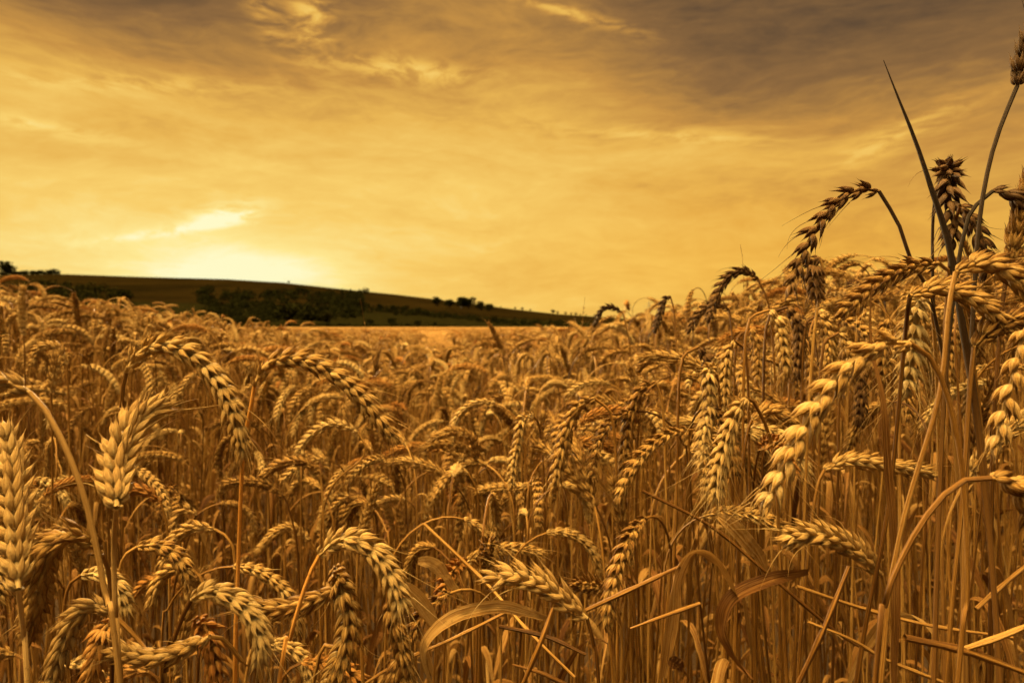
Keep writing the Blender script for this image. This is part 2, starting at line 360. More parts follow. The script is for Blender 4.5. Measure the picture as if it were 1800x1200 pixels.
hm.add(hv, np.stack([i*w+j, i*w+j+1, (i+1)*w+j+1, (i+1)*w+j], -1).reshape(-1, 4), hv[:, :2]*.001)
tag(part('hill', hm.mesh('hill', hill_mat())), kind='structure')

def tree_mat():
    m = bpy.data.materials.new('far_foliage'); m.use_nodes = True; t = NT(m.node_tree); t.t.nodes.clear()
    out = t.n('ShaderNodeOutputMaterial'); d = t.n('ShaderNodeBsdfDiffuse'); g = t.n('ShaderNodeNewGeometry'); oi = t.n('ShaderNodeObjectInfo')
    f = t.add(t.mul(g.outputs['Random Per Island'], .6), t.mul(oi.outputs['Random'], .4))
    t.put(d.inputs[0], t.ramp(f, [(0, (.010, .012, .004)), (.6, (.022, .024, .007)), (1, (.045, .040, .012))])); t.put(out.inputs[0], d.outputs[0]); return m
M_tree = tree_mat()
M_bark = material('bark', [(0, (.03, .02, .012)), (1, (.09, .06, .035))], trans=0)
def crown(mb, c, rx, rz, n, rs, leaf):
    for _ in range(n):                                     # leaf clumps: small crossed faces spread through the volume
        v = rs.normal(0, 1, 3); v /= np.linalg.norm(v); rr = rs.uniform(.35, 1)**.5; lump = 1+.22*math.sin(3.1*v[0]+5*c[0])+.15*math.sin(5*v[2]+c[1])
        q = c+v*np.array([rx, rx, rz])*rr*lump
        for _k in range(2):
            a = norm(rs.normal(0, 1, 3)); b = norm(np.cross(a, rs.normal(0, 1, 3))); s = leaf*rs.uniform(.6, 1.4)
            mb.add([q-a*s, q+b*s*.7, q+a*s, q-b*s*.7], [(0, 1, 2, 3)], [(0, 0), (1, 0), (1, 1), (0, 1)])
def tree_meshes(seed, h, squash=1.0):
    rs = np.random.default_rng(seed); mb = MB(); tk = MB()
    tube(tk, np.array([[0, 0, -1.], [0, 0, h*.25], [.2, .1, h*.6]]), np.array([.45, .35, .12]), 6)
    for _ in range(5):
        a = rs.uniform(0, 6.28); tube(tk, np.array([[0, 0, h*.28], [math.cos(a)*h*.15, math.sin(a)*h*.15, h*.5], [math.cos(a)*h*.25, math.sin(a)*h*.25, h*.68]]), np.array([.2, .12, .05]), 5)
    for _ in range(8):
        a = rs.uniform(0, 6.28); r_ = rs.uniform(0, .24)*h; crown(mb, np.array([math.cos(a)*r_, math.sin(a)*r_, h*rs.uniform(.42, .80)]), h*.23*squash, h*.19, 90, rs, h*.045)
    return mb.mesh('crown', M_tree, False), tk.mesh('trunk', M_bark)
TREES = [tree_meshes(k, 10.0, sq) for k, sq in enumerate((1.0, 1.25, .85, 1.1))]
def tree(px, y, hpx, label, group, k):
    h = hpx/FPX*y
    r = thing('tree', label, 'tree', ((px-900)/FPX*y, y, float(hill_z(px, y))-h*.16), group); s = h/9.2; r.scale = (s*1.15, s*1.15, s); r.rotation_euler.z = k*1.7
    part('crown', TREES[k % 4][0], r); part('trunk', TREES[k % 4][1], r)
tree(10, 890, 30, 'tall lone tree rising above the ridge at the far left edge', None, 0)
tree(220, hill_y(220, 532), 27, 'round dark tree standing out on the brown slope of the hill', None, 1)
tree(508, 893, 5, 'tiny bush on the bare ridge line, above the wheat', None, 2)
k = 3
for px, hp in ((835, 6), (858, 5), (880, 4), (905, 8), (918, 9), (932, 7)):
    tree(px, 888, hp*.6, 'small bushy tree silhouetted on the falling ridge', 'trees silhouetted along the falling ridge', k); k += 1
for px, hp in ((972, 13), (980, 10), (994, 9), (1004, 8), (1012, 9), (1020, 6), (1045, 7), (1030, 5)):
    tree(px, 870, hp*.6, 'small dark tree where the ridge meets the wheat', 'trees at the low end of the ridge', k); k += 1
for px, y, hp in ((632, 452, 22), (668, 448, 16), (690, 455, 13), (712, 450, 14), (735, 447, 12), (768, 560, 20), (812, 560, 24), (824, 565, 25), (790, 540, 18), (845, 558, 20), (860, 556, 16), (548, 300, 38), (505, 290, 44), (575, 300, 30), (650, 295, 15), (690, 300, 17), (735, 298, 14), (765, 300, 10)):
    tree(px, y, hp, 'dark rounded tree in the hedge belts of the lower slope', 'trees in the hedge belts on the lower slope', k); k += 1
# woods that read as one dark mass
def wood(name, label, spots):
    mb = MB(); rs = np.random.default_rng(len(spots))
    for px, y, hp in spots:
        h = hp/FPX*y; x = (px-900)/FPX*y; z = float(hill_z(px, y))-h*.22
        for _ in range(4): crown(mb, np.array([x+rs.normal(0, h*.35), y+rs.normal(0, h*.3), z+h*rs.uniform(.25, .75)]), h*rs.uniform(.25, .42), h*rs.uniform(.22, .36), 60, rs, h*.06)
    tag(part(name, mb.mesh(name, M_tree, False)), label, 'wood', None, 'stuff')
rs = np.random.default_rng(5)
wood('woodland', 'dark wood filling the slope at the far left of the hill', [(px, hill_y(px, py), rs.uniform(16, 26)) for px, py in [(rs.uniform(-500, 205), rs.uniform(507, 575)) for _ in range(260)]])
wood('woodland', 'broad dark wood on the middle of the hillside below the ridge', [(px, hill_y(px, py), rs.uniform(12, 20)) for px, py in [(rs.uniform(355, 640), rs.uniform(517, 572)) for _ in range(250)] if py < 575-max(0, px-560)*.25])
wood('tree_belt', 'long thin belt of dark trees slanting down the right of the hill', [(px, hill_y(px, np.interp(px, [590, 700, 800, 900, 1000], [541, 551, 560, 569, 572])+rs.normal(0, 1.5)), rs.uniform(8, 15)) for px in np.linspace(590, 1000, 90)])
wood('hedge', 'low dark hedge along the far edge of the wheat', [(px, 275+rs.normal(0, 5), rs.uniform(9, 15)) for px in np.linspace(585, 800, 36)])
wood('hedge', 'flat-topped dark hedge on the skyline at far left', [(px, 893, rs.uniform(9, 12)) for px in np.linspace(-60, 102, 50)])

# electricity pylon far off on the right
def pylon(px, py_top, py_bot, y):
    mb = MB(); H = (py_bot-py_top)/FPX*y; x = (px-900)/FPX*y; w0 = H*.11
    lv = [(0, 1), (.3, .62), (.55, .38), (.75, .24), (.88, .2), (1, .03)]
    for sx in (-1, 1):
        for sy in (-1, 1): tube(mb, np.array([(sx*w0*k_, sy*w0*k_, H*a) for a, k_ in lv]), .22, 4)
    for (a, ka), (b, kb) in zip(lv[:-1], lv[1:]):
        for q in range(4):
            c = [(-1, -1), (1, -1), (1, 1), (-1, 1)]; u_, v_ = c[q], c[(q+1) % 4]
            tube(mb, np.array([(u_[0]*w0*ka, u_[1]*w0*ka, H*a), (v_[0]*w0*kb, v_[1]*w0*kb, H*b)]), .12, 4)
            tube(mb, np.array([(v_[0]*w0*ka, v_[1]*w0*ka, H*a), (u_[0]*w0*kb, u_[1]*w0*kb, H*b)]), .12, 4)
    r = thing('pylon', 'faint lattice electricity pylon on the horizon right of centre', 'pylon', (x, y, 0))
    m = bpy.data.materials.new('galvanised_steel'); m.use_nodes = True; m.node_tree.nodes['Principled BSDF'].inputs['Base Color'].default_value = (.25, .23, .2, 1)
    part('lattice_mast', mb.mesh('lattice_mast', m), r)
    for a, hw in ((.66, .16), (.78, .20), (.90, .13)):
        cb = MB(); tube(cb, np.array([(-H*hw, 0, H*a), (0, 0, H*(a+.012)), (H*hw, 0, H*a)]), .22, 4); tube(cb, np.array([(-H*hw, 0, H*a), (0, 0, H*(a+.05)), (H*hw, 0, H*a)]), .15, 4)
        part('cross_arm', cb.mesh('cross_arm', m), r)
pylon(1141, 528, 574, 1400)
#@@WHEAT
# ------------------------------------------------------------------ wheat
def to_ground(pts):                            # carry a stem on from its lowest given point to the soil
    a = pts[0]; b = pts[1] if len(pts) > 1 else a+np.array([0, 0, .1]); d = norm(a-b); h = a[2]
    lean = np.clip(d[:2]*.6, -.12, .12)
    return [np.array([a[0]+lean[0]*h, a[1]+lean[1]*h+.0, 0.]), np.array([a[0]+lean[0]*h*.55, a[1]+lean[1]*h*.55, h*.5])]+list(pts)
MATS = dict(n=None, o=None, p=None, d=None)
def hero(label, d, stem, ear, mat='n', roll=0.0, splay=1.0, size=1.0, awn=.25, plump=1.0, gap=.0040, seed=0, stemmat=None, r0=.0021, r1=.0012, texp=1.6, dd=0.0, leafs=(), ground=True):
    """stem: pixels from low to high, ear: pixels base -> tip (px, py[, distance])"""
    def c(q): return P(q[0], q[1], q[2] if len(q) > 2 else d)
    S_ = [c(q) for q in stem]; E = [c(q) for q in ear]
    SP = to_ground(S_) if ground else list(S_)
    if E: SP = SP+[E[0]]
    base = SP[0].copy()
    name = 'wheat_plant' if E else 'bare_stalk'
    r = thing(name, label, 'wheat' if E else 'stalk', tuple(base))
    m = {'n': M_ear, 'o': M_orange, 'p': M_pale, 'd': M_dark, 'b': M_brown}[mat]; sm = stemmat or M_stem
    part('stem', shift(build_stem(SP, r0, r1, seed, 9, 80, texp), base).mesh('stem', sm), r)
    if E:
        e, a = build_ear(np.array(E), 2, seed+1, roll, splay, size, awn, gap, plump)
        eo = part('ear', shift(e, base).mesh('ear', m), r)
        if a: part('awns', shift(a, base).mesh('awns', m), eo)
    for lf in leafs:
        pts, w, tw = lf; k = 30; pp = catmull([c(q) for q in pts], k); mb = MB(); ribbon(mb, pp, leaf_width(k, w), twist=tw, seed=seed+5, fold=.3)
        part('leaf', shift(mb, base).mesh('leaf', M_leaf), r)
    return r

hero('large arched ear bowing right at left of the field, left of its twin', .40, [(196, 1230), (204, 900), (214, 700)],
     [(222, 655), (245, 620), (292, 606), (345, 628), (390, 680), (415, 738), (426, 795)], roll=.5, awn=.55, seed=1, splay=1.1)
hero('large arched ear bowing right on a bright orange stalk, right of its twin', .42, [(412, 1230), (417, 1040), (427, 800), (441, 715)],
     [(447, 678), (470, 640), (525, 630), (585, 655), (630, 692), (663, 732), (690, 768)], roll=.35, awn=.4, seed=2, stemmat=M_ostem)
hero('broad pale upright ear with hair-like awns leaning right below the left arched ear', .33, [(212, 1240), (203, 1080), (200, 960)],
     [(205, 892, .315), (203, 845, .33), (214, 785, .345), (240, 738, .36), (285, 712, .37)], mat='p', roll=.1, awn=.6, stemmat=M_pstem, seed=3, splay=1.25, size=1.22, plump=1.1, gap=.0036)
hero('thick stalk curving over to the left edge of the picture at mid height', .30, [(215, 1240), (186, 1050), (150, 880), (105, 765), (65, 700)],
     [(52, 690), (20, 673), (-30, 672), (-90, 705), (-130, 760)], roll=.6, seed=4, awn=.1, mat='p', stemmat=M_pstem)
hero('tall broad ear standing upright against the left edge', .33, [(50, 1240), (42, 1120)], [(32, 1035, .32), (28, 960, .335), (24, 880, .35), (18, 810, .365), (4, 755, .375)], mat='p', roll=.15, stemmat=M_pstem, seed=5, splay=1.2, size=1.25, awn=.3, gap=.0038)
hero('ear folded right over with its thick base turned to the viewer, lower left', .34, [(215, 1230, .36), (200, 1090, .36), (192, 1010, .355)],
     [(180, 972, .35), (140, 938, .335), (100, 950, .335), (76, 1000, .34), (66, 1060, .35), (52, 1115, .36)], roll=.9, seed=6, splay=1.25, awn=.3)
hero('drooping ear in the bottom left corner on a stalk slanting up to the left', .38, [(300, 1240), (262, 1150), (225, 1105)],
     [(195, 1076), (160, 1064), (128, 1092), (108, 1140), (90, 1200)], roll=1.2, seed=7, awn=.5, mat='p')
hero('rust-orange ear hanging nose down near the bottom left corner', .42, [(215, 1240, .47), (212, 1150, .47), (205, 1110, .45)],
     [(198, 1092, .43), (180, 1110, .42), (170, 1160, .42), (160, 1215, .425)], mat='o', roll=1.3, seed=8, splay=1.35)
hero('nearly level ear pointing left at the bottom, between the two rusty ears', .37, [(470, 1240, .4), (430, 1170, .39), (395, 1125, .38)],
     [(368, 1118), (325, 1140), (280, 1155), (240, 1152), (200, 1145)], roll=.2, seed=9, awn=.4)
hero('ear arching right out of a slanting stalk at lower left, tip hanging', .38, [(280, 1240), (305, 1130), (322, 1080)],
     [(336, 1054), (365, 1038), (405, 1050), (440, 1078), (458, 1118), (458, 1160)], roll=1.0, seed=10, awn=.6, mat='p')
hero('rust-orange ear with a bristling round top left of the slanting orange stalk', .42, [(345, 1240, .48), (350, 1150, .47), (345, 1110, .45)],
     [(345, 1090, .43), (362, 1105, .42), (376, 1150, .42), (385, 1215, .42)], mat='o', roll=1.4, seed=11, splay=1.35)
hero('ear lying almost level and pointing left, in line with the orange ear beside it', .40, [(545, 1240, .44), (590, 1130, .43), (612, 1060, .42)],
     [(600, 1032), (560, 1050), (520, 1064), (480, 1070), (443, 1062)], roll=.2, seed=12, awn=.35)
hero('pale ear bursting open and arching right above the bristling orange ear', .39, [(485, 1240), (510, 1120), (540, 1020)],
     [(562, 975), (595, 948), (640, 955), (675, 990), (697, 1035), (705, 1075)], mat='p', roll=1.1, stemmat=M_ostem, seed=13, splay=1.3, awn=.55)
hero('long ear hanging straight down from a bristling orange top at lower left of centre', .40, [(640, 1240, .46), (632, 1100, .46), (615, 1020, .44)],
     [(592, 998, .42), (598, 1030, .40), (612, 1080, .40), (608, 1130, .40), (590, 1185, .40), (570, 1230, .4)], mat='n', roll=1.45, seed=14, splay=1.35, size=1.05, awn=.5)
hero('slim ear hanging at the left of the curled leaves, tip at the bottom edge', .43, [(760, 1240, .5), (735, 1110, .49), (708, 1060, .46)],
     [(692, 1048), (688, 1080), (702, 1120), (712, 1165), (718, 1210)], roll=1.2, seed=15, awn=.4)
hero('lone glossy ear nodding left at the bottom centre with its stalk to the right', .44, [(1055, 1240), (1045, 1140)],
     [(1032, 1086), (1000, 1058), (960, 1028), (910, 1012), (865, 1017)], roll=.15, seed=16, splay=1.2, mat='p', size=1.3, gap=.0036)
hero('lone pale glossy ear nodding left at lower right in front of crowded stalks', .44, [(1570, 1240), (1566, 1090)],
     [(1550, 1010), (1520, 978), (1480, 950), (1430, 938), (1384, 945)], roll=.15, seed=17, splay=1.2, mat='p', size=1.25, gap=.0037)
hero('short ear hanging straight down at the centre of the picture', .72, [(965, 1240, .8), (958, 900, .8), (950, 760, .77)],
     [(935, 728, .74), (918, 738), (912, 775), (903, 815), (900, 852)], roll=1.4, seed=18, splay=1.2)
hero('thick ear curving down to the left, just right of centre', .60, [(1085, 1240), (1085, 900), (1078, 745), (1062, 712)],
     [(1045, 700), (1018, 712), (998, 752), (984, 805), (976, 855)], roll=.8, seed=19, splay=1.15, size=1.1)
hero('ear curving down left from a tall thin stalk, second right of centre', .62, [(1180, 1240), (1172, 900), (1165, 720)],
     [(1152, 672), (1126, 684), (1108, 735), (1101, 790), (1095, 845)], roll=.8, seed=20, size=1.05)
hero('ear hanging straight down with fanned husks like stacked shuttlecocks, right of centre', .55, [(1275, 1240, .62), (1272, 900, .62), (1265, 700, .6)],
     [(1256, 645, .57), (1246, 655, .55), (1246, 710, .55), (1238, 760, .55), (1232, 815, .55)], roll=1.5, seed=21, splay=1.3, mat='p')
hero('pale ear with long trailing awns hanging left of the big loose ear', .47, [(1385, 1240, .5), (1372, 1000, .5), (1360, 800, .49), (1330, 715, .48)],
     [(1312, 700), (1292, 728), (1276, 775), (1263, 825), (1258, 875)], roll=1.2, seed=22, splay=1.25, awn=.9, mat='p')
hero('biggest ear, loose and plump, sweeping down left from a high curved stalk at right', .33, [(1680, 1240), (1700, 1050), (1694, 850), (1672, 720), (1640, 635)],
     [(1598, 602), (1545, 606), (1492, 642), (1445, 698), (1408, 758), (1374, 826), (1348, 885)], roll=.1, seed=23, gap=.0054, plump=1.1, size=1.12, splay=1.05, awn=.3)
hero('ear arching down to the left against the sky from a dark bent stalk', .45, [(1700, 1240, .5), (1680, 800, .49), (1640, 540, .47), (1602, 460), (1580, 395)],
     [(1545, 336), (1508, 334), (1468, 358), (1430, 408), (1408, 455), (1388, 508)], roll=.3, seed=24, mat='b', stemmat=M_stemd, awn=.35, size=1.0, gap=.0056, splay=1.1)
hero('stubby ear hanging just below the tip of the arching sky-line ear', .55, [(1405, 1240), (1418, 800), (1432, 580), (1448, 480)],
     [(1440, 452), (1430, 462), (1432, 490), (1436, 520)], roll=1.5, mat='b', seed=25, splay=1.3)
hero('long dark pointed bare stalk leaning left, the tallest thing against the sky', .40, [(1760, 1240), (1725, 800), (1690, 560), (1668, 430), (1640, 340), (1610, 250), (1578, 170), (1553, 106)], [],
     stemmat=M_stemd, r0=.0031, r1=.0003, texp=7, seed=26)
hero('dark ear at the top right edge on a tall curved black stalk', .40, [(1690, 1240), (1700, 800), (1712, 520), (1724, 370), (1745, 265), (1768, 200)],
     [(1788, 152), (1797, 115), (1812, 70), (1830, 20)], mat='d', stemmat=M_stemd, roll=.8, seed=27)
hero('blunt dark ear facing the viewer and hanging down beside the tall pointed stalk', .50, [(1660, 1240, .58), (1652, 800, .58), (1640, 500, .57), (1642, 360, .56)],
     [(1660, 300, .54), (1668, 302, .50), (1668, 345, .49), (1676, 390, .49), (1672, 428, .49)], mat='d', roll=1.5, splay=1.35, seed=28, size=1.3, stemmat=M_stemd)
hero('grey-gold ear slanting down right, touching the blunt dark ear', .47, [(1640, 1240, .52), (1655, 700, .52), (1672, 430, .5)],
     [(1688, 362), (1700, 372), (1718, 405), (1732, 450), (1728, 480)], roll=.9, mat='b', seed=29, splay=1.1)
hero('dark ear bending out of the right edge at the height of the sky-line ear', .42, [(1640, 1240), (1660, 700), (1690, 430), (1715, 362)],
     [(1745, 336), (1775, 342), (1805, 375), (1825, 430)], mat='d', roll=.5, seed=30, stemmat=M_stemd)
hero('straight pale ear slanting up and out of the right edge', .42, [(1740, 1240), (1745, 800), (1762, 540)], [(1775, 460), (1788, 410), (1800, 360), (1812, 310)], roll=.8, seed=31, mat='n')
hero('long ear lying level behind the thick pale stalk at right, tip to the left', .43, [(1760, 1240, .5), (1730, 800, .48), (1690, 520, .46)],
     [(1650, 462), (1600, 470), (1555, 490), (1515, 520), (1480, 548)], roll=.4, seed=32, splay=1.15)
hero('massive level ear reaching the right edge above the feathery ear', .34, [(1545, 1240), (1580, 950), (1650, 700), (1668, 540)],
     [(1680, 478), (1725, 462), (1775, 480), (1815, 520), (1830, 580)], roll=.6, seed=33, splay=1.1)
hero('second level ear just below the massive one at the right', .38, [(1500, 1240, .44), (1560, 900, .43), (1592, 580, .41)],
     [(1600, 520), (1650, 505), (1700, 520), (1740, 545), (1770, 580)], roll=.5, seed=34, splay=1.15, mat='n')
hero('whitish feathery ear standing point down between the stalks at right', .45, [(1645, 1240, .5), (1650, 800, .5), (1640, 560, .48)],
     [(1625, 520, .46), (1612, 540), (1606, 590), (1600, 640), (1592, 690)], mat='p', roll=1.4, seed=35, splay=1.5, awn=1.0, size=1.1)
hero('heavy ear hanging down the right edge at mid height with parted husks', .33, [(1850, 1240), (1860, 800), (1840, 600)],
     [(1812, 560), (1795, 600), (1782, 660), (1765, 720), (1752, 785)], roll=.6, seed=36, gap=.006, splay=1.2, plump=1.1)
hero('ear pointing to the right edge just under the massive level ear', .38, [(1660, 1240), (1690, 900), (1704, 700)], [(1712, 610), (1740, 580), (1785, 562), (1830, 575), (1860, 610)], roll=.8, seed=37)
hero('plump bead-like ear hanging at the right edge from a stalk bowed like a fishing rod', .30, [(1535, 1240), (1556, 1060), (1596, 960), (1645, 885), (1692, 845)],
     [(1742, 840), (1780, 850), (1815, 890), (1835, 940)], roll=.1, seed=38, gap=.0068, plump=1.3, splay=1.2)
hero('ear lying level behind upright stalks below the big loose ear', .50, [(1400, 1240), (1420, 980), (1436, 860)], [(1450, 825), (1490, 808), (1540, 812), (1590, 822), (1640, 830)], roll=.3, seed=39)
hero('small ear lying level left of the big loose ear, tip to the right', .55, [(1290, 1240), (1300, 900), (1312, 770)], [(1322, 738), (1350, 720), (1380, 730), (1402, 752)], roll=.4, seed=40, mat='n')
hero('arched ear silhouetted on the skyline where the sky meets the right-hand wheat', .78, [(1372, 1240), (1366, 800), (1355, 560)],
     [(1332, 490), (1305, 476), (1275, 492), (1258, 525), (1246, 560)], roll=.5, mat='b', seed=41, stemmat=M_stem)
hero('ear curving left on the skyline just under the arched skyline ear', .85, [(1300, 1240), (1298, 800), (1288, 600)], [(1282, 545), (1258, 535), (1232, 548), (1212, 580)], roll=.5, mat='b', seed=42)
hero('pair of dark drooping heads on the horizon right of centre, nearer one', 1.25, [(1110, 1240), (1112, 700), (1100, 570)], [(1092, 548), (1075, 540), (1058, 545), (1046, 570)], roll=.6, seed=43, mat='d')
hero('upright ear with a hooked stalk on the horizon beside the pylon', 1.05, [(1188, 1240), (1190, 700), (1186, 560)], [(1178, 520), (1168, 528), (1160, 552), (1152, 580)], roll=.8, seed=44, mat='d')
for k, (lab, d, st, er) in enumerate([
    ('small ear arching left in mid field under the twin arched ears', .82, [(566, 1240), (568, 900), (640, 800)], [(628, 758), (590, 744), (552, 760), (524, 792)]),
    ('small ear lying to the left above the short ears at lower left', .80, [(575, 1240), (570, 960), (566, 860)], [(562, 830), (535, 812), (495, 814), (462, 836)]),
    ('small ear reaching left toward the orange stalk', .80, [(530, 1240), (524, 980), (506, 890)], [(498, 872), (470, 852), (430, 845), (396, 850)]),
    ('short arched ear near the dark gap at lower left', .85, [(560, 1240), (568, 1060), (556, 975)], [(545, 950), (515, 928), (485, 935), (455, 968)]),
    ('ear arching right like a shepherd crook in the middle of the field', .86, [(850, 1240), (842, 900)], [(838, 812), (832, 775), (800, 758), (762, 768)]),
    ('ear drooping left from a crooked stalk at centre', .82, [(838, 1240), (838, 960), (840, 870)], [(822, 830), (800, 830), (778, 850), (762, 878)]),
    ('level ear with a square bend above the centre gap', .85, [(935, 1240), (938, 1000), (936, 900)], [(932, 852), (905, 856), (875, 856), (840, 862)]),
    ('dangling ear left of the level ear at centre', .85, [(880, 1240), (868, 960), (842, 870)], [(822, 855), (812, 875), (808, 910), (806, 945)]),
    ('small upright pale ear right of the bursting pale ear', .75, [(625, 1240), (628, 1000)], [(632, 940), (645, 905), (654, 870), (660, 855)]),
    ('rusty curled ear at lower left under the pale upright ear', .75, [(300, 1240), (304, 1050), (330, 950)], [(345, 905), (325, 895), (308, 920), (305, 960)]),
    ('short ear arching low in the dark hollow at left', .78, [(330, 1240), (326, 1120)], [(318, 1050), (298, 1020), (262, 1022), (232, 1050)]),
    ('dark rusty ear pointing left behind the pale upright ear', .70, [(300, 1240), (296, 960)], [(284, 885), (262, 866), (235, 862), (210, 880)]),
    ('ear arching over on the left behind the curved stalk', .9, [(125, 1240), (122, 800)], [(118, 640), (100, 610), (70, 612), (58, 640)]),
    ('upright stubby pale ear at left in the tall wheat', .8, [(92, 1240), (92, 800)], [(90, 690), (94, 665), (98, 640), (98, 625)]),
    ('tall blunt ear breaking the dark hill at far left', 1.2, [(45, 1240), (44, 700)], [(42, 590), (38, 560), (38, 530), (40, 505)]),
    ]):
    hero(lab, d, st, er, seed=60+k, roll=.3+k*.35, mat='pnnnnnnnnpoonnp'[k] if k < 15 else 'n', splay=1.1)
rs = np.random.default_rng(77)
for k, (px, py) in enumerate([(1318, 578), (1352, 545), (1384, 540), (1440, 552), (1474, 585), (1290, 598), (1522, 548), (1562, 560), (1500, 640), (1412, 610), (1700, 560), (1735, 640), (1228, 610)]):
    d = rs.uniform(.56, .78); sx = rs.choice([-1, 1]); L = rs.uniform(95, 125)*.62/d; g = rs.uniform(8, 26)*sx
    o = hero('golden ear hanging in the dense right bank under the skyline ears', d, [(px-g*3, 1240), (px-g*2.2, 900), (px-g*1.9, py+60), (px-g*1.1, py+8)],
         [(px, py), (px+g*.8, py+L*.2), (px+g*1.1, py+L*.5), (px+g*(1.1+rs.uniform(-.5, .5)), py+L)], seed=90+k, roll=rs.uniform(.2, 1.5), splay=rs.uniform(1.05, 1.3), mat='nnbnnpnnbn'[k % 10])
    o['group'] = 'ears hanging in the dense right bank'
for k, (px, py, sx) in enumerate([(20, 1150, -1), (120, 1168, 1), (255, 1180, -1), (330, 1000, -1), (470, 1135, 1), (250, 960, 1), (540, 1165, 1), (370, 930, -1), (150, 1010, 1)]):
    d = rs.uniform(.5, .68); g = rs.uniform(28, 42)*sx*.6/d
    o = hero('small bowed ear among the crowded heads of the lower left corner', d, [(px-g*1.2, 1240+max(0, py-1100)), (px-g*1.1, py+70), (px-g*.8, py+18)],
         [(px-g*.2, py), (px+g*.7, py-2), (px+g*1.6, py+18), (px+g*2.1, py+60)], seed=120+k, roll=rs.uniform(.2, 1.5), splay=rs.uniform(1.0, 1.3), mat='nponpnonp'[k])
    o['group'] = 'small heads crowding the lower left corner'
# fine grass spikes standing above the crop
for lab, d, st in (('thin grass spike rising against the dark hill left of centre', .9, [(720, 1240), (668, 720), (645, 590), (633, 523)]),
                   ('hair-thin grass spike against the sky on the right skyline', .8, [(1320, 1240), (1312, 700), (1306, 470), (1301, 430)]),
                   ('hair-thin grass spike on the horizon right of the last trees', 1.2, [(1020, 1240), (1022, 640), (1028, 522)])):
    base = P(*st[0], d); base[2] = 0; r = thing('grass_stalk', lab, 'grass', tuple(base)); mb = MB(); p = catmull([base]+[P(*q, d) for q in st], 50)
    tube(mb, p, np.linspace(.0009, .00025, 50), 5); part('stem', shift(mb, base).mesh('stem', M_stem), r)
    mb = MB(); tv, tf, tu = HUSK[1]; rs = np.random.default_rng(3)
    for q in range(16):
        k = 40+q//2; ax = norm(p[min(k+1, 49)]-p[k]+rs.normal(0, .004, 3)); o_ = norm(np.cross(ax, rs.normal(0, 1, 3))); s_ = np.cross(ax, o_)
        mb.add(p[k]+s_*tv[:, :1]*.0011+o_*tv[:, 1:2]*.0011+ax*tv[:, 2:]*.006, tf, tu)
    part('seed_head', shift(mb, base).mesh('seed_head', M_ear), r)

# curled dead leaves and broken straws lying through the foreground
def loose_leaf(label, pts, w, tw, seed, face=(0, -1, 0), fold=.3, curl=0):
    k = 44; p = catmull([P(*q) for q in pts], k); o0 = p[0].copy(); mb = MB(); ribbon(mb, p, leaf_width(k, w), face, tw, fold, curl, seed)
    tag(part('dead_leaf', shift(mb, o0).mesh('dead_leaf', M_leaf)), label, 'leaf').location = tuple(o0)
def straw(label, pts, r0, r1, seed):
    p = [P(*q) for q in pts]; o0 = p[0].copy()
    tag(part('broken_straw', shift(build_stem(p, r0, r1, seed, 7, 30), o0).mesh('broken_straw', M_stem)), label, 'straw').location = tuple(o0)
loose_leaf('broad curled dead leaf hooping over at lower right of centre', [(1165, 1190, .42), (1178, 1100, .42), (1190, 1010, .42), (1222, 966, .42), (1262, 985, .42), (1292, 1040, .43), (1310, 1100, .44)], .0050, 1.6, 1)
loose_leaf('dead leaf curling down in a wide C at lower right', [(1420, 1004, .45), (1350, 1018, .44), (1285, 1050, .43), (1268, 1100, .43), (1285, 1145, .43), (1325, 1200, .44)], .0042, 1.4, 2)
loose_leaf('dead leaf curling down in a wide C left of the bottom centre ear', [(960, 1085, .47), (880, 1065, .46), (800, 1082, .44), (750, 1125, .43), (748, 1170, .43), (775, 1235, .43)], .0042, 1.4, 3)
loose_leaf('short rust-brown leaf folded over beside the slim hanging ear', [(690, 1060, .44), (712, 1036, .44), (745, 1065, .45), (780, 1130, .46)], .0052, .8, 4)
loose_leaf('crumpled orange-brown leaf behind the broad curled leaf', [(1262, 905, .52), (1290, 925, .52), (1330, 970, .53), (1350, 1010, .54)], .0058, 1.0, 5)
loose_leaf('crumpled orange-brown leaf right of the small upright pale ear', [(735, 985, .52), (765, 990, .52), (800, 1030, .53), (815, 1060, .54)], .0058, 1.0, 6)
loose_leaf('long narrow leaf standing upright in front of the right-hand stalks', [(1570, 1230, .40), (1572, 1100, .40), (1572, 980, .40), (1560, 830, .40), (1550, 700, .40), (1530, 600, .41), (1532, 490, .42)], .0030, .9, 7)
loose_leaf('tiny pale leaf scrap at the bottom edge right of centre', [(1175, 1160, .42), (1190, 1165, .42), (1200, 1180, .42)], .004, .3, 8)
straw('long thin straw slanting down right across the stalks right of centre', [(1128, 862, .50), (1250, 925, .50), (1340, 1000, .49), (1470, 1110, .48), (1540, 1150, .48)], .0012, .0011, 11)
straw('long thin straw slanting down right from the level ear at lower centre', [(745, 920, .56), (850, 1020, .54), (930, 1110, .5), (1010, 1190, .48)], .0014, .0012, 12)
straw('straw slanting up to the right beside the bottom centre ear', [(1030, 1072, .42), (1110, 1035, .42), (1195, 995, .42)], .0013, .001, 13)
straw('straw slanting steeply down left under the lower right glossy ear', [(1398, 1212, .41), (1450, 1100, .41), (1492, 995, .42)], .0015, .0012, 14)
straw('straw slanting steeply down left under the bottom centre ear', [(915, 1212, .41), (950, 1130, .41), (972, 1068, .42)], .0013, .0011, 15)
straw('broken straw with a pale pointed end at lower right', [(1420, 1092, .41), (1500, 1125, .41), (1560, 1160, .42), (1700, 1215, .43)], .0008, .0012, 16)
straw('thick split straw crossing the bottom right corner', [(1590, 1120, .36), (1700, 1145, .36), (1810, 1185, .36)], .0019, .0014, 17)
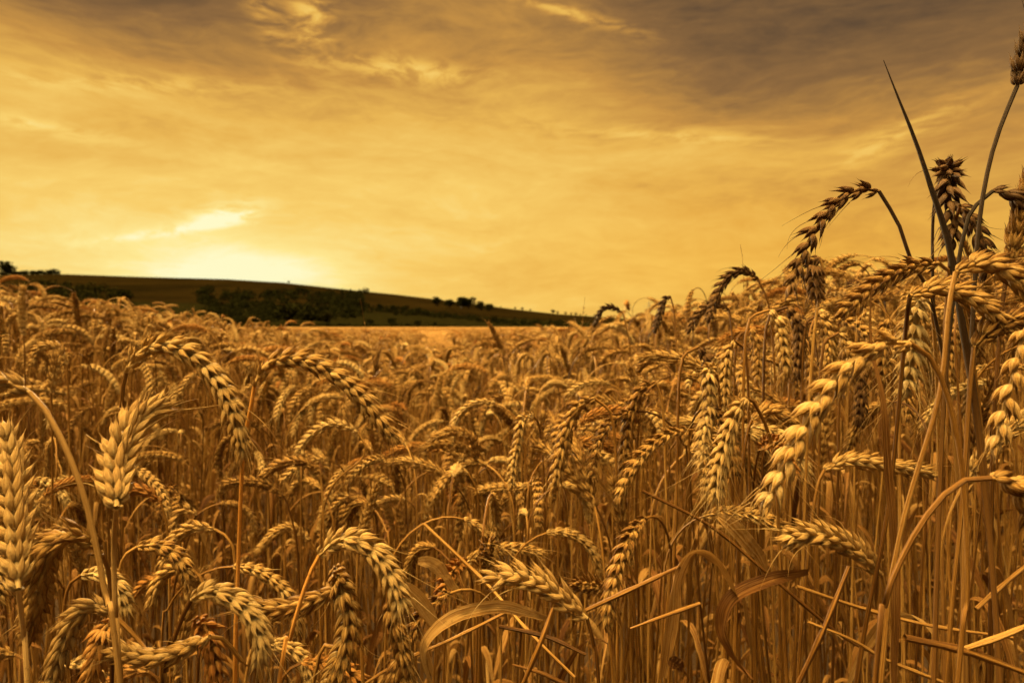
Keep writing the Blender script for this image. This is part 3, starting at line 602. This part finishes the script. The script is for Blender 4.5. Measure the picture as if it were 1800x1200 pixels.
straw('straw slanting up to the right edge near the bottom right corner', [(1695, 1140, .36), (1760, 1118, .36), (1815, 1095, .36)], .0014, .0011, 18)
straw('straw slanting up right behind the right-hand stalks', [(1715, 1070, .40), (1760, 1030, .41), (1815, 985, .42)], .0013, .0010, 19)
straw('straw slanting right below the lower right glossy ear', [(1400, 1030, .47), (1520, 1070, .47), (1640, 1100, .47), (1780, 1120, .47)], .0013, .0011, 20)
straw('straw slanting right below the bottom centre ear', [(878, 1100, .48), (960, 1118, .47), (1030, 1150, .46)], .0014, .0011, 21)
straw('short straw tip pointing left at the bottom of the centre stalks', [(900, 1167, .42), (950, 1182, .42), (1000, 1205, .42)], .0007, .0012, 22)
straw('thin straw crossing from the curled leaf toward the lower left', [(620, 1215, .46), (700, 1165, .46), (800, 1120, .46), (900, 1070, .48)], .0010, .0010, 23)
straw('pale straw ending in a point right of the bottom centre ear', [(1108, 1104, .40), (1160, 1085, .40), (1230, 1060, .41)], .0006, .0011, 24)

# ---- kinds of ordinary plant that the crowd repeats
def plant_path(rs, theta, neck, earL, h=1.1, bow=0.0):
    """vertical stem, then a neck and an ear that together turn through theta; apex height h"""
    n1, n2 = 24, 24; ds1, ds2 = neck/n1, earL/n2
    a = bow; p = np.array([0., 0, 0]); pts = [p.copy()]; share = rs.uniform(.35, .6)
    for _ in range(n1): a += theta*share/n1; p = p+np.array([math.sin(a), 0, math.cos(a)])*ds1; pts.append(p.copy())
    ke = len(pts)-1
    for _ in range(n2): a += theta*(1-share)/n2; p = p+np.array([math.sin(a), 0, math.cos(a)])*ds2; pts.append(p.copy())
    pts = np.array(pts); top = pts[:, 2].max(); pts[:, 2] += h-top; z0 = pts[0, 2]
    foot = [np.array([rs.normal(0, .02)-z0*math.tan(bow)*.6, rs.normal(0, .02), 0.]), np.array([-z0*.35*math.tan(bow)+rs.normal(0, .008), rs.normal(0, .008), z0*.5]), np.array([-z0*.12*math.tan(bow), 0, z0*.82])]
    return foot, pts[:ke+1], pts[ke:]
VAR = []
kinds = [(60, .05, .082), (95, .06, .085), (120, .06, .09), (140, .07, .085), (155, .06, .09), (165, .08, .085), (175, .05, .08), (180, .09, .09), (130, .05, .075), (150, .09, .095), (170, .06, .07), (30, .05, .08), (110, .08, .09), (185, .07, .085), (75, .04, .062), (150, .03, .066), (195, .11, .08), (10, .03, .075)]
DESC = ['leaning', 'bowed', 'bowed', 'arched', 'arched', 'hanging', 'hanging', 'hanging', 'arched', 'arched', 'hanging', 'upright', 'bowed', 'hanging', 'bowed', 'arched', 'hanging', 'upright']
mats_v = [M_ear, M_ear, M_orange, M_ear, M_pale, M_ear, M_ear, M_ear, M_pale, M_ear, M_ear, M_ear, M_ear, M_ear, M_ear, M_pale, M_ear, M_ear]
for k, (th, nk, eL) in enumerate(kinds):
    rs = np.random.default_rng(100+k); foot, neck, epath = plant_path(rs, R(th), nk, eL, 1.1, rs.uniform(0, .12))
    stem = build_stem(np.vstack([foot, neck[::3], epath[:1]]), .0019, .0010, k, 6, 96).mesh('stem', M_stem)
    e, a = build_ear(epath, 1, 200+k, rs.uniform(0, 1.5), rs.uniform(.85, 1.15), rs.uniform(.95, 1.08), .35, .0042, 1.0, up=(0, -1, 0))
    if a:
        e.v += a.v; e.uv += a.uv
        off = e.n; e.f4 += [f+off for f in a.f4]; e.n += a.n
    lfs = []
    for q in range(rs.integers(2, 5)):
        z0 = rs.uniform(.35, .95); an = rs.uniform(0, 6.28); L = rs.uniform(.10, .2); kk = 16; dr = np.array([math.cos(an), math.sin(an), 0]); t_ = np.linspace(0, 1, kk)[:, None]
        lf = MB(); pp = np.array([0, 0, z0])+dr*(t_*L*rs.uniform(.3, .7))+np.array([0, 0, 1.])*(L*(.55*t_-rs.uniform(1.0, 1.7)*t_**2)); ribbon(lf, pp, leaf_width(kk, rs.uniform(.0028, .0055)), dr, rs.uniform(-2.5, 2.5), .35, 0, k*7+q); lfs.append(lf.mesh('leaf', M_leaf))
    VAR.append([stem, e.mesh('ear', mats_v[k])]+lfs)

# ---- how high the crop stands: table of where its top shows, by column and distance
TD = [.5, .8, 1.1, 1.3, 1.5, 2.2, 3.5, 6, 12, 60]
TX = [-600, 0, 200, 400, 600, 800, 1000, 1200, 1400, 1600, 1800, 2400]
TY = [[1000, 1020, 1080, 1120, 1110, 1080, 1000, 800, 740, 680, 640, 620],
      [800, 850, 900, 890, 850, 810, 770, 680, 620, 570, 540, 530],
      [600, 690, 820, 865, 830, 760, 700, 610, 545, 510, 490, 480],
      [570, 600, 680, 715, 700, 690, 665, 595, 530, 500, 485, 475],
      [535, 550, 585, 625, 645, 655, 632, 562, 505, 484, 476, 468],
      [520, 524, 545, 590, 628, 636, 600, 548, 512, 498, 488, 478],
      [525, 528, 543, 573, 602, 612, 594, 566, 548, 533, 524, 520],
      [545, 545, 558, 578, 592, 596, 588, 573, 566, 561, 560, 560],
      [568, 570, 575, 581, 585, 586, 583, 579, 576, 573, 571, 570],
      [576, 576, 576, 576.5, 577, 577, 577, 576, 576, 575, 575, 575]]
TY = np.array(TY, float)
def crop_top(px, d):
    rows = np.array([np.interp(px, TX, r_) for r_ in TY]); y = np.interp(math.log(d), np.log(TD), rows)
    return CAMZ-(y-574)/FPX*d
def scatter(d0, d1, dens, pxa, pxb, rs):
    A = .5*(pxb-pxa)/FPX*(d1*d1-d0*d0); n = int(A*dens); d = np.sqrt(rs.uniform(d0*d0, d1*d1, n)); px = rs.uniform(pxa, pxb, n)
    return list(zip(d, px))
rs = np.random.default_rng(21)
MARKS = [(320, 650, 'the left arched ear'), (580, 660, 'the arched ear on the orange stalk'), (230, 800, 'the broad pale upright ear'), (30, 690, 'the thick curved left stalk'), (25, 900, 'the tall left-edge ear'),
         (110, 980, 'the folded ear at lower left'), (130, 1110, 'the bottom left corner ear'), (280, 1150, 'the nearly level bottom ear'), (400, 1070, 'the right-arching lower left ear'), (520, 1055, 'the level ear at lower left'),
         (650, 980, 'the bursting pale ear'), (605, 1110, 'the long straight-hanging lower ear'), (705, 1130, 'the slim hanging ear'), (950, 1040, 'the bottom centre glossy ear'), (1470, 960, 'the lower right glossy ear'),
         (915, 790, 'the short centre ear'), (1000, 770, 'the thick ear right of centre'), (1115, 750, 'the ear on the tall thin stalk'), (1240, 730, 'the shuttlecock ear'), (1280, 790, 'the ear with trailing awns'),
         (1460, 720, 'the biggest loose ear'), (1430, 420, 'the arching sky-line ear'), (1560, 500, 'the long level ear at right'), (1730, 490, 'the massive level ear'), (1605, 610, 'the whitish feathery ear'),
         (1780, 680, 'the heavy right-edge ear'), (1790, 880, 'the bead-like ear'), (1540, 815, 'the level ear below the big one'), (1290, 510, 'the arched skyline ear'), (575, 755, 'the small left-arching mid-field ear'),
         (510, 825, 'the small ear above the dark gap'), (805, 770, 'the crook-shaped ear'), (890, 860, 'the square-bent level ear'), (270, 1035, 'the short ear in the dark hollow'), (1230, 1040, 'the broad hooping leaf'),
         (1320, 1090, 'the C-shaped leaf at right'), (790, 1110, 'the C-shaped leaf at centre'), (1600, 1150, 'the thick split straw'), (1110, 1035, 'the straw slanting up right'), (420, 950, 'the bright orange stalk'), (1650, 900, 'the fishing-rod stalk'), (1420, 1120, 'the pointed broken straw')]
near = scatter(.56, 1.6, 380, -150, 1950, rs)
near = [(d, px) for d, px in near if not (d < .75 and px < 800 and rs.random() < .6) and not (d < 1.05 and 330 < px < 470 and rs.random() < .8)]
near += scatter(.47, .56, 160, 1500, 1720, rs)
near = [(d, px) for d, px in near if not (340 < px < 475 and d < 1.25) and not (px < 800 and d < 1.2 and rs.random() < .35)]
near.sort()
N_IND = 204
def zone(px, d):
    c = 'at the far left edge' if px < 150 else 'at left' if px < 450 else 'left of centre' if px < 750 else 'at centre' if px < 1050 else 'right of centre' if px < 1350 else 'at right' if px < 1600 else 'at the far right edge'
    return c
for d, px in near[:N_IND]:
    k = int(rs.integers(0, len(VAR))); meshes = VAR[k]; desc = DESC[k]; s = rs.uniform(.9, 1.08)
    x = (px-900)/FPX*d; H = crop_top(px, d)+rs.normal(-.012, .028)
    py = 574+(CAMZ-H)/d*FPX+25; q = min(MARKS, key=lambda m_: (m_[0]-px)**2+(m_[1]-py)**2); dx, dy = px-q[0], py-q[1]
    where = ('just behind' if dx*dx+dy*dy < 1300 else 'close beside' if dx*dx+dy*dy < 4000 else 'right of' if dx > abs(dy) else 'left of' if -dx > abs(dy) else 'below' if dy > 0 else 'above')
    lab = '%s %s ear %s %s' % ({M_ear: 'golden', M_orange: 'rusty', M_pale: 'pale'}[mats_v[k]], desc, where, q[2])
    r = thing('wheat_plant', lab, 'wheat', (x, d, 0), 'ordinary wheat plants crowded behind the front ears'); r.rotation_euler.z = rs.uniform(0, 6.28); r.rotation_euler.x = rs.normal(0, .05)
    for nm, me in zip(('stem', 'ear')+('leaf',)*9, meshes):
        o = part(nm, me, r); o.location = (0, 0, H-1.1*s); o.scale = (s, s, s)
by = {}
for o in COL.objects:
    if o.get('group'): by.setdefault(o['label'], []).append(o)
NTH = ['leftmost', 'second from left', 'third from left', 'fourth from left', 'fifth from left', 'sixth from left', 'seventh from left', 'eighth from left', 'ninth from left']
for lab, L_ in by.items():                      # look-alikes beside one landmark: tell them apart by their order
    if len(L_) > 1:
        L_.sort(key=lambda o: o.location.x/o.location.y); n_ = len(L_)
        for i_, o in enumerate(L_):
            o['label'] = lab+', '+(('the left one', 'the right one')[i_] if n_ == 2 else NTH[i_] if i_ <= n_-1-i_ else NTH[n_-1-i_].replace('left', 'right'))
# ---- the rest of the crop: one object that repeats those plants
EXTRA = []
pts = [(d, px, 1) for d, px in near[N_IND:]]
pts += [(d, px, 1) for d, px in scatter(1.6, 3.2, 320, -250, 2050, rs)]
pts += [(d, px, 1.0) for d, px in scatter(3.2, 7, 170, -250, 2050, rs)]
pts += [(d, px, 1.15) for d, px in scatter(7, 16, 75, -150, 1950, rs)]
pts += [(d, px, 1.5) for d, px in scatter(16, 60, 14, -50, 1850, rs)]
for _ in range(1500):                          # the crop goes on behind and beside the photographer
    a_ = rs.uniform(-2.5, 2.5); b_ = rs.uniform(-3, -.7)
    EXTRA.append((a_, b_, .93))
for _ in range(900):
    a_ = rs.uniform(-1.4, 1.4); b_ = rs.uniform(-1.0, .45)
    if math.hypot(a_, b_) > (.38 if a_ > 0 else .85) and b_ < abs(a_)*1.0-.30: EXTRA.append((a_, b_, .92))
for q in scatter(1.0, 5.0, 110, -1300, 3100, rs):
    if not -250 < q[1] < 2050: pts.append((q[0], q[1], 1))
V, RT, SCL, IX = [], [], [], []
for x, y, H in EXTRA: V.append((x, y, H-1.1+rs.normal(0, .03))); RT.append((rs.normal(0, .06), rs.normal(0, .06), rs.uniform(0, 6.28))); SCL.append(1.0); IX.append(int(rs.integers(0, len(VAR))))
for d, px, s0 in pts:
    s = rs.uniform(.88, 1.1)*s0; H = crop_top(px, d)+rs.normal(-.012, .03)+.015*math.sin(px/FPX*d*3+d)*min(1, d/3)
    x = (px-900)/FPX*d
    if abs(px-(775-60/d)) < 34+10*rs.random() and d > 2.6 and d < 30: H -= .22       # wheel track through the crop
    V.append((x, d, H-1.1*s)); RT.append((rs.normal(0, .06), rs.normal(0, .06), rs.uniform(0, 6.28))); SCL.append(s); IX.append(int(rs.integers(0, len(VAR))))
me = bpy.data.meshes.new('wheat_crop'); me.vertices.add(len(V)); me.vertices.foreach_set('co', np.array(V, float).ravel())
me.attributes.new('rot', 'FLOAT_VECTOR', 'POINT').data.foreach_set('vector', np.array(RT, float).ravel())
me.attributes.new('scl', 'FLOAT', 'POINT').data.foreach_set('value', np.array(SCL, float))
me.attributes.new('idx', 'INT', 'POINT').data.foreach_set('value', np.array(IX, int))
crop = tag(part('wheat_crop', me), 'deep mass of ripe golden wheat stretching back to the hill', 'wheat', None, 'stuff')
reps = {}
for o in COL.objects:
    if o.type == 'MESH' and o.parent is not None and o.data in [q for v_ in VAR for q in v_]: reps.setdefault(o.data.name, o)
ng = bpy.data.node_groups.new('crop', 'GeometryNodeTree')
ng.interface.new_socket('Geometry', in_out='INPUT', socket_type='NodeSocketGeometry'); ng.interface.new_socket('Geometry', in_out='OUTPUT', socket_type='NodeSocketGeometry')
gi = ng.nodes.new('NodeGroupInput'); go = ng.nodes.new('NodeGroupOutput'); jn = ng.nodes.new('GeometryNodeJoinGeometry'); ip = ng.nodes.new('GeometryNodeInstanceOnPoints')
for v_ in VAR:
    j2 = ng.nodes.new('GeometryNodeJoinGeometry')
    for q in v_:
        if q.name not in reps: continue
        oi = ng.nodes.new('GeometryNodeObjectInfo'); oi.transform_space = 'ORIGINAL'; oi.inputs['Object'].default_value = reps[q.name]
        ng.links.new(oi.outputs['Geometry'], j2.inputs[0])
    g2 = ng.nodes.new('GeometryNodeGeometryToInstance'); ng.links.new(j2.outputs[0], g2.inputs[0]); ng.links.new(g2.outputs[0], jn.inputs[0])
def attr(nm, ty):
    n_ = ng.nodes.new('GeometryNodeInputNamedAttribute'); n_.data_type = ty; n_.inputs[0].default_value = nm
    return n_.outputs[0]
ng.links.new(gi.outputs[0], ip.inputs['Points']); ng.links.new(jn.outputs[0], ip.inputs['Instance']); ip.inputs['Pick Instance'].default_value = True
ng.links.new(attr('idx', 'INT'), ip.inputs['Instance Index'])
e2r = ng.nodes.new('FunctionNodeEulerToRotation'); ng.links.new(attr('rot', 'FLOAT_VECTOR'), e2r.inputs[0]); ng.links.new(e2r.outputs[0], ip.inputs['Rotation'])
ng.links.new(attr('scl', 'FLOAT'), ip.inputs['Scale']); ng.links.new(ip.outputs[0], go.inputs[0])
md = crop.modifiers.new('crop', 'NODES'); md.node_group = ng
print('individuals', len(near[:N_IND]), 'crop instances', len(pts))

# ---- far canopy, where single plants can no longer be told apart
def canopy_mat():
    m = bpy.data.materials.new('far_wheat'); m.use_nodes = True; t = NT(m.node_tree); t.t.nodes.clear()
    out = t.n('ShaderNodeOutputMaterial'); d = t.n('ShaderNodeBsdfDiffuse'); g = t.n('ShaderNodeNewGeometry')
    n1 = t.noise(g.outputs['Position'], 5, 6, .75); n2 = t.noise(g.outputs['Position'], .4, 4, .6)
    t.put(d.inputs[0], t.ramp(t.add(t.mul(n1, .7), t.mul(n2, .3)), [(.36, (.07, .038, .014)), (.5, (.22, .13, .048)), (.64, (.42, .28, .12))]))
    b = t.n('ShaderNodeBump'); b.inputs['Distance'].default_value = .06; t.put(b.inputs['Height'], n1); t.put(d.inputs['Normal'], b.outputs[0]); t.put(out.inputs[0], d.outputs[0]); return m
cm = MB(); pxs = np.linspace(-1200, 3000, 420); ds = 7*np.exp(np.linspace(0, math.log(262/7.), 260)); rs2 = np.random.default_rng(4)
PX, DD = np.meshgrid(pxs, ds); ZZ = np.array([[0.]*len(pxs)]*len(ds))
for a_ in range(len(ds)):
    rows = np.array([np.interp(pxs, TX, r_) for r_ in TY]); ld = math.log(min(ds[a_], 60)); i0 = min(np.searchsorted(np.log(TD), ld)-1, len(TD)-2); tt = (ld-math.log(TD[i0]))/(math.log(TD[i0+1])-math.log(TD[i0]))
    yy = rows[i0]*(1-tt)+rows[i0+1]*tt
    ZZ[a_] = CAMZ-(yy-574)/FPX*min(ds[a_], 60)-.10*max(0, 1-ds[a_]/80)+rs2.normal(0, .03, len(pxs))
ZZ[0] = 0
w = len(pxs); cv = np.stack([(PX-900)/FPX*DD, DD, ZZ], -1).reshape(-1, 3); i, j = np.meshgrid(np.arange(len(ds)-1), np.arange(w-1), indexing='ij')
cm.add(cv, np.stack([i*w+j, i*w+j+1, (i+1)*w+j+1, (i+1)*w+j], -1).reshape(-1, 4), cv[:, :2])
tag(part('far_wheat', cm.mesh('far_wheat', canopy_mat())), 'distant wheat merging into one golden band below the hill', 'wheat', None, 'stuff')
